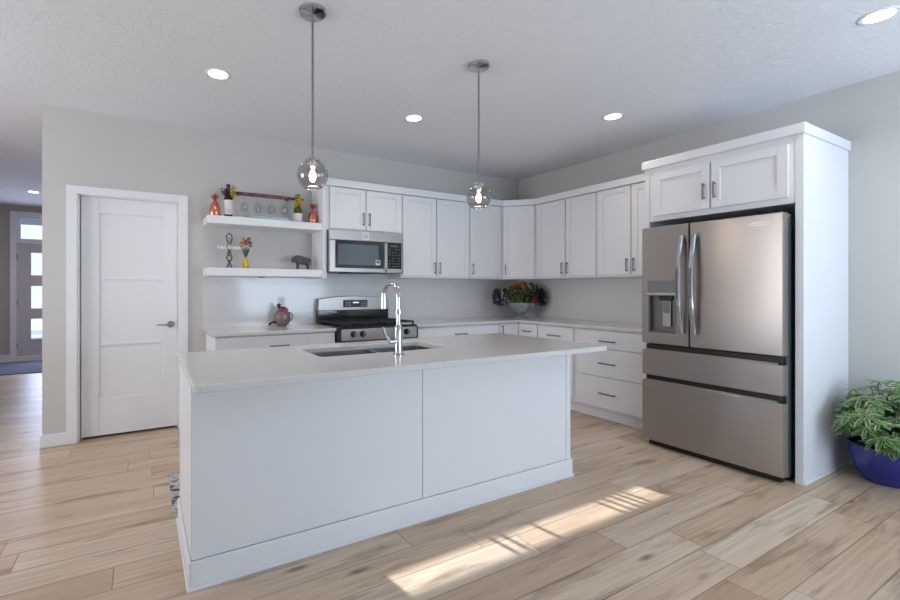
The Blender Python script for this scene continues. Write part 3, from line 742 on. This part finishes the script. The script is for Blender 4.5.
# recessed lights
def downlight(x, y, label, power=17, r=.075):
    p = thing('ceiling_light', label, 'light', (x, y, H), 0, 'recessed ceiling lights')
    MB().lathe([(r*.82, -.003), (r, -.006), (r*1.18, -.003), (r*1.18, -.0005), (r*.82, -.0005)]).build('trim_ring', 'trim', p, smooth=True)
    MB().lathe([(0, -.0035), (r*.84, -.0035), (r*.84, -.001), (0, -.001)]).build('diffuser', 'lamp', p)
    l = light('downlight', 'SPOT', (0, 0, -.012), power, (1, .86, .74), shadow_soft_size=.06, spot_size=math.radians(150), spot_blend=.8); l.parent = p
    return p
downlight(.456, 3.275, 'round recessed ceiling light above the pantry end of the kitchen')
downlight(2.066, 3.282, 'round recessed ceiling light between the two pendant lamps')
downlight(3.552, 2.417, 'round recessed ceiling light above the refrigerator front', 13)
downlight(3.52, .820, 'round recessed ceiling light cut by the upper right picture corner', 14, .075)
downlight(-1.46, 8.58, 'round recessed ceiling light in the entry hall', 22)

# ------------------------------------------------------------------ floating shelves
SH = []
for z0_, z1_, lab in ((1.858, 1.928, 'upper thick white floating shelf holding bottles and copper pineapples'),
                      (1.395, 1.467, 'lower thick white floating shelf holding a cross, vase and bull')):
    tag(MB().box(.492, 1.5495, 4.165, D-.001, z0_, z1_).build('floating_shelf', 'white', loc=(1.02, 4.3, z0_), bevel=.003), lab, 'shelf', 'floating shelves left of the microwave')
pk = thing('puck_light', 'small round puck light under the lower floating shelf', 'light', (.98, 4.27, 1.395))
MB().lathe([(0, -.0005), (.035, -.0005), (.035, -.010), (.028, -.014), (0, -.014)]).build('housing', 'nickel', pk, smooth='auto')
MB().lathe([(0, -.0142), (.024, -.0142), (.024, -.0165), (0, -.0165)]).build('lens', 'plate', pk, smooth='auto')

ZS, ZL = 1.9285, 1.4675
def pineapple(x, y, label):
    p = thing('copper_pineapple', label, 'ornament', (x, y, ZS), 0, 'copper pineapples on the upper shelf')
    MB().lathe([(0, 0), (.036, 0), (.046, .012), (.049, .045), (.045, .085), (.033, .118), (.018, .140), (.013, .152), (.013, .160), (0, .160)], seg=24).build('body', 'copper', p, smooth=True)
    m_ = MB()
    for k_ in range(14):
        a_ = k_*2*PI/7+(.4 if k_ > 6 else 0); tilt = .9 if k_ < 7 else .35
        m_.petal((0, 0, .150), (math.cos(a_)*tilt, math.sin(a_)*tilt, .9), .068 if k_ < 7 else .075, .024)
    m_.build('leaves', 'copperred', p)
    return p
pineapple(.572, 4.30, 'copper pineapple ornament at the left end of the upper shelf')
pineapple(1.500, 4.30, 'copper pineapple ornament beside the cabinet panel at the shelf end')
def cluster(parent, name, m, c, rad, n, size, seed, flat=1, up=0):
    rnd = random.Random(seed); m_ = MB()
    for i in range(n):
        v_ = Vector((rnd.gauss(0, 1), rnd.gauss(0, 1), rnd.gauss(0, 1)+up)); v_.normalize()
        p_ = Vector(c)+Vector((v_.x*rad[0], v_.y*rad[1], v_.z*rad[2]))*rnd.uniform(.35, 1)
        for k_ in range(5):
            a_ = k_*2*PI/5+rnd.random()
            t_ = v_.cross(Vector((math.cos(a_), math.sin(a_), .3))).normalized()
            m_.petal(p_, t_+v_*.5, size, size*.6)
    return m_.build(name, m, parent)
# wine bottle, left
bt = thing('wine_bottle', 'dark wine bottle with blue foil cap and white label on the shelf', 'bottle', (.688, 4.30, ZS))
MB().lathe([(0, 0), (.036, 0), (.038, .004), (.038, .175), (.034, .195), (.016, .225), (.0145, .262), (0, .262)]).build('glass_body', 'darkglass', bt, smooth='auto')
MB().lathe([(.0384, .030), (.0386, .032), (.0386, .162), (.0384, .164)]).build('label_paper', 'label', bt, smooth=True)
m_ = MB(); m_.tube([(-.022+i*.0034, -.0386*math.cos((-.022+i*.0034)/.0386)-.0005, .072+.005*math.sin(i*2.1)) for i in range(14)], .0014, 5); m_.box(-.02, .02, -.0395, -.036, .052, .055); m_.build('label_script', 'wire', bt)
MB().lathe([(.0165, .250), (.017, .251), (.017, .312), (0, .313)]).build('foil_cap', 'foil', bt, smooth='auto')
cluster(bt, 'yellow_flowers', 'yellow', (.036, -.012, .240), (.034, .018, .060), 28, .026, 3)
cluster(bt, 'dark_berries', 'plumleaf', (-.034, -.012, .232), (.034, .014, .034), 18, .024, 4)
cluster(bt, 'red_flowers', 'redpetal', (-.006, -.018, .205), (.030, .012, .016), 8, .016, 5)
# bottle, right
bt = thing('wine_bottle', 'green glass bottle with white label wrapped in yellow flowers', 'bottle', (1.345, 4.30, ZS))
MB().lathe([(0, 0), (.040, 0), (.042, .004), (.042, .120), (.036, .150), (.018, .200), (.0155, .265), (0, .267)]).build('glass_body', 'greenglass', bt, smooth='auto')
MB().lathe([(.0424, .018), (.0426, .020), (.0426, .095), (.0424, .097)]).build('label_paper', 'label', bt, smooth=True)
cluster(bt, 'yellow_flowers', 'yellow', (0, -.014, .200), (.034, .024, .075), 44, .024, 6)
cluster(bt, 'green_leaves', 'lime', (-.008, -.008, .268), (.032, .020, .014), 12, .020, 8)
# stave rack on the wall
st = thing('stemware_rack', 'dark red wooden barrel-stave glass rack on the wall above the shelf', 'rack', (1.06, D, 2.17))
m_ = MB(); P_ = []
for i in range(17):
    t = i/16; x_ = .64+t*.80; h_ = .034*math.sin(PI*min(max(t, .03), .97))**.35; zc = 2.188
    P_.append((x_, zc, h_))
poly = [(x_, z_+h_/2) for x_, z_, h_ in P_]+[(x_, z_-h_/2) for x_, z_, h_ in P_[::-1]]
m_.extrude_xz(poly, D-.095, D-.070); m_.build('stave', 'stave', st, world=True, bevel=.003)
m_ = MB()
for x_ in (.80, 1.28): m_.box(x_-.012, x_+.012, D-.070, D-.001, 2.180, 2.195)
m_.build('wall_bracket', 'iron', st, world=True)
GX = (.842, .964, 1.10, 1.225)
m_ = MB()
for x_ in GX: m_.box(x_-.022, x_-.017, D-.15, D-.095, 2.176, 2.181).box(x_+.017, x_+.022, D-.15, D-.095, 2.176, 2.181)
m_.build('hanging_rails', 'chrome', st, world=True)
prof = [(0, .0045), (.036, .003), (.037, .0005), (.006, -.004), (.004, -.012), (.004, -.066), (.012, -.078), (.032, -.105), (.035, -.135), (.028, -.170)]
prof2 = prof+[(.0265, -.170), (.0335, -.135), (.0305, -.106), (.006, -.082)]
where = ('beside the yellow-flowered dark bottle', 'second from the dark bottle', 'third from the dark bottle', 'beside the green bottle')
g0 = None
for i, x_ in enumerate(GX):
    if g0 is None:
        g0 = thing('wine_glass', '', 'glass', (x_, D-.124, 2.182))
        MB().lathe(prof2, seg=20).build('glass_body', 'glass', g0, smooth=True); g = g0
    else: g = copy_tree(g0); g.location = (x_, D-.124, 2.182)
    tag(g, 'upside-down clear wine glass hanging from the rack, '+where[i], 'glass', 'wine glasses hanging above the upper shelf')
# aqua tray
tr_ = thing('glass_tray', 'pale aqua glass tray lying on the upper shelf below the hanging glasses', 'tray', (1.03, 4.25, ZS))
MB().box(-.19, .19, -.06, .06, 0, .006).box(-.19, .19, -.06, -.054, .006, .024).box(-.19, .19, .054, .06, .006, .024).box(-.19, -.184, -.054, .054, .006, .024).box(.184, .19, -.054, .054, .006, .024).build('tray_body', 'aqua', tr_)
m_ = MB(); m_.box(-.17, .17, -.045, .045, .0065, .018).build('folded_napkin', mat('pale_aqua_cloth', srgb(180, 214, 208), .8), tr_, bevel=.004)

# cross
cx_, cz_ = .700, ZL
cs = thing('scroll_cross', 'wire scroll cross with white script arms standing on the lower shelf', 'ornament', (cx_, 4.32, cz_))
m_ = MB()
for sgn in (1, -1): m_.tube([(sgn*(.016*math.cos(t*.55)+.010), .006*sgn, .004+t*.0085) for t in range(26)], .0050, 7)
m_.tube([(.024*math.sin(t*PI/9)*(1-.2*math.cos(t*PI/9)), 0, .275+.048*-math.cos(t*PI/9)) for t in range(18)], .0050, 7, closed=True)
m_.tube([(.010*math.sin(t*PI/7), -.004, .262+.022*-math.cos(t*PI/7)) for t in range(14)], .0028, 6, closed=True)
for z_ in (.03, .085, .14):
    m_.tube([(.020*math.cos(t*PI/8), .0, z_+.022*math.sin(t*PI/8)) for t in range(16)], .003, 6, closed=True)
m_.box(-.034, .034, -.014, .014, 0, .005); m_.build('upright', 'wire', cs, smooth='auto')
m_ = MB(); m_.tube([(-.105+i*.0050, -.006, .193+.015*math.sin(i*1.05)) for i in range(41)], .0048, 6)
m_.tube([(-.105, -.004, .190), (0, -.006, .181), (.095, -.004, .190)], .003, 6); m_.build('script_arms', 'whitewire', cs, smooth='auto')
# yellow vase
vs = thing('flower_vase', 'small yellow vase of red daisies on the lower shelf', 'vase', (.845, 4.31, ZL))
MB().lathe([(0, 0), (.027, 0), (.030, .005), (.027, .045), (.020, .080), (.016, .108), (.013, .108), (.011, .080), (0, .075)]).build('vase_body', 'yellowvase', vs, smooth='auto')
m_ = MB()
for k_ in range(12):
    a_ = k_*2*PI/12; m_.petal((.008*math.cos(a_), .008*math.sin(a_), .105), (math.cos(a_)*.35, math.sin(a_)*.35, 1), .10, .018)
m_.build('leaves', mat('slate_leaf', srgb(72, 86, 88), .6), vs)
for k_, (ax_, ay_, az_) in enumerate(((0, -.01, .245), (-.040, 0, .225), (.042, -.005, .228), (-.022, -.012, .265), (.026, -.01, .268))):
    m_ = MB(); m_.tube([(0, 0, .10), (ax_*.4, ay_*.4, .17), (ax_, ay_+.004, az_)], .0018, 6); so = m_.build('stem', 'stem', vs)
    m_ = MB()
    for q in range(9):
        a_ = q*2*PI/9; m_.petal((ax_, ay_, az_), (math.cos(a_), -.5, math.sin(a_)), .036, .018)
    m_.build('flower', 'redpetal' if k_ % 2 == 0 else 'orange', so)
    MB().ball((ax_, ay_-.006, az_), .006, u=8, v=6).build('flower_centre', 'yellow', so, smooth=True)
# bull figurine with skin modifier
def skin(name, m, chains, parent, sub=2):
    bm = bmesh.new(); lay = bm.verts.layers.skin.verify(); cache = {}
    first = None
    def vert(p, r):
        key = tuple(round(c, 4) for c in p)
        if key not in cache:
            v_ = bm.verts.new(p); v_[lay].radius = (r, r); cache[key] = v_
        return cache[key]
    for ch in chains:
        pv = None
        for p, r_ in ch:
            v_ = vert(p, r_)
            if first is None: first = v_; v_[lay].use_root = True
            if pv is not None: bm.edges.new((pv, v_))
            pv = v_
    me = bpy.data.meshes.new(name); bm.to_mesh(me); bm.free()
    o = bpy.data.objects.new(name, me); C.objects.link(o)
    o.modifiers.new('skin', 'SKIN'); s_ = o.modifiers.new('sub', 'SUBSURF'); s_.levels = sub; s_.render_levels = sub
    bpy.context.view_layer.update(); dg = bpy.context.evaluated_depsgraph_get()
    me2 = bpy.data.meshes.new_from_object(o.evaluated_get(dg)); o.modifiers.clear(); o.data = me2
    me2.materials.clear(); me2.materials.append(M[m]); me2.polygons.foreach_set('use_smooth', [True]*len(me2.polygons)); o.parent = parent
    return o
bl = thing('bull_figurine', 'charcoal bull figurine standing on the lower shelf', 'figurine', (1.388, 4.31, ZL)); bl.scale = (1.0, 1.0, 1.16)
hip = (.052, 0, .084); mid_ = (0, 0, .084); sh_ = (-.042, 0, .090)
ch = [[(hip, .040), (mid_, .038), (sh_, .046), ((-.066, 0, .098), .034), ((-.088, 0, .080), .024), ((-.100, 0, .060), .014)],
      [(hip, .040), ((.086, 0, .094), .010), ((.094, 0, .076), .005), ((.096, 0, .040), .005)]]
for s_ in (-1, 1):
    ch.append([(hip, .040), ((.058, s_*.020, .052), .015), ((.064, s_*.020, .026), .008), ((.060, s_*.020, .006), .008)])
    ch.append([(sh_, .046), ((-.040, s_*.020, .050), .013), ((-.040, s_*.020, .026), .008), ((-.043, s_*.020, .006), .008)])
skin('body', 'bull', ch, bl)
for s_ in (-1, 1): MB().tube([(-.084, s_*.012, .086), (-.088, s_*.030, .094), (-.092, s_*.036, .110)], [.006, .005, .002], 8).build('horn', 'bull', bl, smooth='auto')
MB().box(-.055, .08, -.03, .03, 0, .002).build('base', 'bull', bl)

# brown jar on the left counter
jr = thing('round_jar', 'round brown jar with pink bow on the worktop left of the stove', 'jar', (1.198, 4.33, .9145)); jr.scale = (1.12, 1.12, 1.15)
MB().lathe([(0, 0), (.034, 0), (.040, .004), (.062, .030), (.072, .065), (.068, .100), (.050, .128), (.036, .138), (.034, .146), (0, .146)]).build('jar_body', 'jar', jr, smooth=True)
MB().lathe([(.0, .146), (.040, .146), (.042, .152), (.030, .160), (.008, .165), (0, .166)]).build('lid', 'iron', jr, smooth='auto')
MB().ball((-.030, 0, .176), .017).build('lid_knob', 'iron', jr, smooth=True)
m_ = MB(); m_.ball((-.020, -.045, .140), .020, 1.1, .5, .6).ball((.022, -.045, .142), .020, 1.1, .5, .6).ball((0, -.050, .138), .008).build('bow', 'pink', jr, smooth=True)
m_ = MB()
for q in range(6):
    a_ = q*PI/3; m_.petal((.004, -.0735, .075), (math.cos(a_), -.06, math.sin(a_)), .028, .020)
m_.build('white_motif', 'label', jr)
MB().tube([(-.055, -.005, .030), (-.085, -.010, .036), (-.110, -.015, .022), (-.122, -.018, .018)], [.014, .010, .009, .010], 10).build('spout', 'iron', jr, smooth='auto')
MB().tube([(.055, .0, .115), (.085, 0, .105), (.090, 0, .065), (.068, 0, .040)], .005, 8).build('handle', 'iron', jr, smooth='auto')

# flower bowl in the corner
bw = thing('flower_bowl', 'footed grey bowl of mixed artificial flowers in the worktop corner', 'flowers', (4.165, 4.075, .9145))
bw.scale = (1.04, 1.04, 1.15)
MB().lathe([(0, 0), (.065, 0), (.068, .008), (.045, .018), (.030, .035), (.040, .048), (.100, .070), (.140, .105), (.155, .150), (.160, .168), (.150, .168), (.142, .150), (.120, .110), (.05, .075), (0, .07)], seg=36).build('bowl', 'bowl', bw, smooth=True)
MB().lathe([(0, .150), (.145, .150), (.142, .140), (0, .140)]).build('filler', 'soil', bw, smooth='auto')
rt = Vector((math.cos(math.radians(-29)), math.sin(math.radians(-29)), 0))
def off(a_, z_, b_=0): return tuple(rt*a_+Vector((-rt.y, rt.x, 0))*b_+Vector((0, 0, z_)))
cluster(bw, 'plum_foliage', 'plumleaf', off(-.25, .235), (.105, .085, .085), 46, .050, 11)
cluster(bw, 'plum_foliage', 'plumleaf', off(.22, .235), (.100, .070, .085), 50, .050, 12)
cluster(bw, 'green_foliage', 'lime', off(0, .21), (.170, .11, .07), 56, .050, 13, up=.3)
cluster(bw, 'leaf_sprigs', 'leaf', off(.02, .27), (.24, .13, .11), 60, .055, 17, up=.3)
cluster(bw, 'orange_flowers', 'orange', off(-.03, .355), (.110, .07, .025), 30, .038, 14)
cluster(bw, 'yellow_flowers', 'yellow', off(-.11, .30), (.080, .07, .055), 22, .036, 15)
cluster(bw, 'cream_flowers', 'cream', off(.04, .295), (.110, .09, .070), 44, .036, 16)
cluster(bw, 'plum_foliage', 'plumleaf', off(.0, .30), (.22, .13, .09), 34, .045, 19)
cluster(bw, 'cream_flowers', 'cream', off(-.24, .25, -.05), (.08, .05, .06), 7, .030, 23)
cluster(bw, 'leaf_sprigs', 'stem', off(.0, .24, -.05), (.20, .10, .08), 40, .045, 24)
cluster(bw, 'red_flowers', 'redpetal', off(.125, .195, -.08), (.035, .03, .030), 10, .034, 18)
m_ = MB()
for k_ in range(14):
    a_ = -.22+.44*k_/13; m_.tube([(0, 0, .15), off(a_*.6, .20), off(a_, .24)], .003, 6)
m_.build('stems', 'stem', bw)

# outlets
def outlet(loc, rz, label):
    p = thing('wall_outlet', label, 'outlet', loc, rz, 'wall outlets on the backsplash')
    MB().box(-.036, .036, -.006, 0, -.058, .058).build('cover_plate', 'plate', p, bevel=.002)
    for z_ in (-.02, .02):
        s_ = MB().box(-.016, .016, -.008, -.006, z_-.014, z_+.014).build('socket', 'plate', p, bevel=.003)
        MB().box(-.008, -.006, -.0085, -.008, z_-.004, z_+.007).box(.006, .008, -.0085, -.008, z_-.004, z_+.007).build('slots', 'slot', s_)
    return p
outlet((.610, D-.0085, 1.135), 0, 'white outlet at the left end of the backsplash')
outlet((1.226, D-.0085, 1.14), 0, 'white outlet behind the round brown jar')
outlet((3.01, D-.0085, 1.13), 0, 'white outlet right of the stove')
outlet((W-.0085, 3.76, 1.145), R90, 'white outlet on the right wall near the flower bowl')

# ------------------------------------------------------------------ potted plant
pt = thing('potted_plant', 'bushy variegated umbrella plant in a glossy cobalt blue pot', 'plant', (4.30, .965, 0))
MB().lathe([(0, 0), (.110, 0), (.120, .006), (.146, .050), (.170, .110), (.182, .165), (.187, .222), (.189, .242), (.180, .242), (.176, .210), (0, .207)], seg=48).build('pot', 'bluepot', pt, smooth='auto')
MB().lathe([(0, .218), (.176, .215), (.176, .211), (0, .211)]).build('soil', 'soil', pt, smooth='auto')
rnd = random.Random(21)
stems = MB(); lv = bmesh.new(); rim = lv.verts.layers.float.new('rim')
def leaflet(bm, c, d, n_, ln, w_):
    a_ = d.cross(n_); 
    if a_.length < .05: a_ = d.cross(Vector((1, 0, 0)))
    a_.normalize(); n_ = a_.cross(d).normalized()
    prof_ = ((0, .05), (.3, .75), (.6, 1.0), (.85, .65), (1.0, .0)); rows = []
    for t, k_ in prof_:
        p_ = c+d*ln*t-Vector((0, 0, 1))*ln*.22*t*t
        if k_ == 0: rows.append((p_,)); continue
        rows.append((p_-a_*w_*k_/2+n_*w_*.14, p_, p_+a_*w_*k_/2+n_*w_*.14))
    pv = None
    for r_ in rows:
        vs_ = [bm.verts.new(q) for q in r_]
        for i, v_ in enumerate(vs_): v_[rim] = 0.0 if (len(vs_) == 3 and i == 1) else .62
        if pv:
            if len(vs_) == 3:
                bm.faces.new((pv[0], pv[1], vs_[1], vs_[0])); bm.faces.new((pv[1], pv[2], vs_[2], vs_[1]))
            else:
                bm.faces.new((pv[0], pv[1], vs_[0])); bm.faces.new((pv[1], pv[2], vs_[0]))
        pv = vs_
for k_ in range(175):
    a_ = rnd.uniform(0, 2*PI); rr = math.sqrt(rnd.random())
    ex = Vector((math.cos(a_)*rr*.34-.055, math.sin(a_)*rr*.31-.03, .645-.20*rr**2+rnd.uniform(-.15, .03)))
    if rnd.random() < .3: ex = Vector((math.cos(a_)*.27-.04, math.sin(a_)*.25-.02, rnd.uniform(.27, .48)))
    if ex.x > .175: ex.x = .175*rnd.uniform(.7, 1)
    if ex.y > .15: ex.y = .15*rnd.uniform(.7, 1)
    b0 = Vector((ex.x*.25, ex.y*.25, .23)); m1 = b0.lerp(ex, .55)+Vector((0, 0, .05))
    stems.tube([b0, m1, ex], [.0045, .0032, .0022], 6)
    nl = rnd.choice((6, 7, 8)); tilt = Vector((ex.x, ex.y, 0))*1.6+Vector((rnd.uniform(-.2, .2), rnd.uniform(-.2, .2), 1)); tilt.normalize()
    u_ = tilt.cross(Vector((0, 0, 1)))
    if u_.length < .1: u_ = Vector((1, 0, 0))
    u_.normalize(); v2 = tilt.cross(u_); ln = rnd.uniform(.060, .088)
    for q in range(nl):
        t = q*2*PI/nl+rnd.uniform(-.12, .12); d_ = u_*math.cos(t)+v2*math.sin(t)+tilt*rnd.uniform(-.15, .2); d_.normalize()
        leaflet(lv, ex, d_, tilt, ln, ln*.31)
for v_ in lv.verts:
    if v_.co.x > .205: v_.co.x = .205-.15*(v_.co.x-.205)
    if v_.co.y > .212: v_.co.y = .212-.15*(v_.co.y-.212)
stems.build('stems', 'stem', pt)
me = bpy.data.meshes.new('foliage'); lv.to_mesh(me); lv.free(); fo = bpy.data.objects.new('foliage', me); C.objects.link(fo); fo.parent = pt; me.materials.append(M['leaf'])

# rugs
tag(MB().prism(rrect(.150, 1.95, 2.742, 3.40, .015), 0.0005, .008).build('kitchen_mat', 'mat', loc=(1.05, 3.1, 0)), 'grey and blue patterned runner mat behind the island', 'rug')
tag(MB().prism(rrect(-2.55, -.95, 8.55, 9.95, .02), 0.0005, .010).build('entry_rug', 'rug', loc=(-1.75, 9.2, 0)), 'dark blue patterned rug inside the entry door', 'rug')
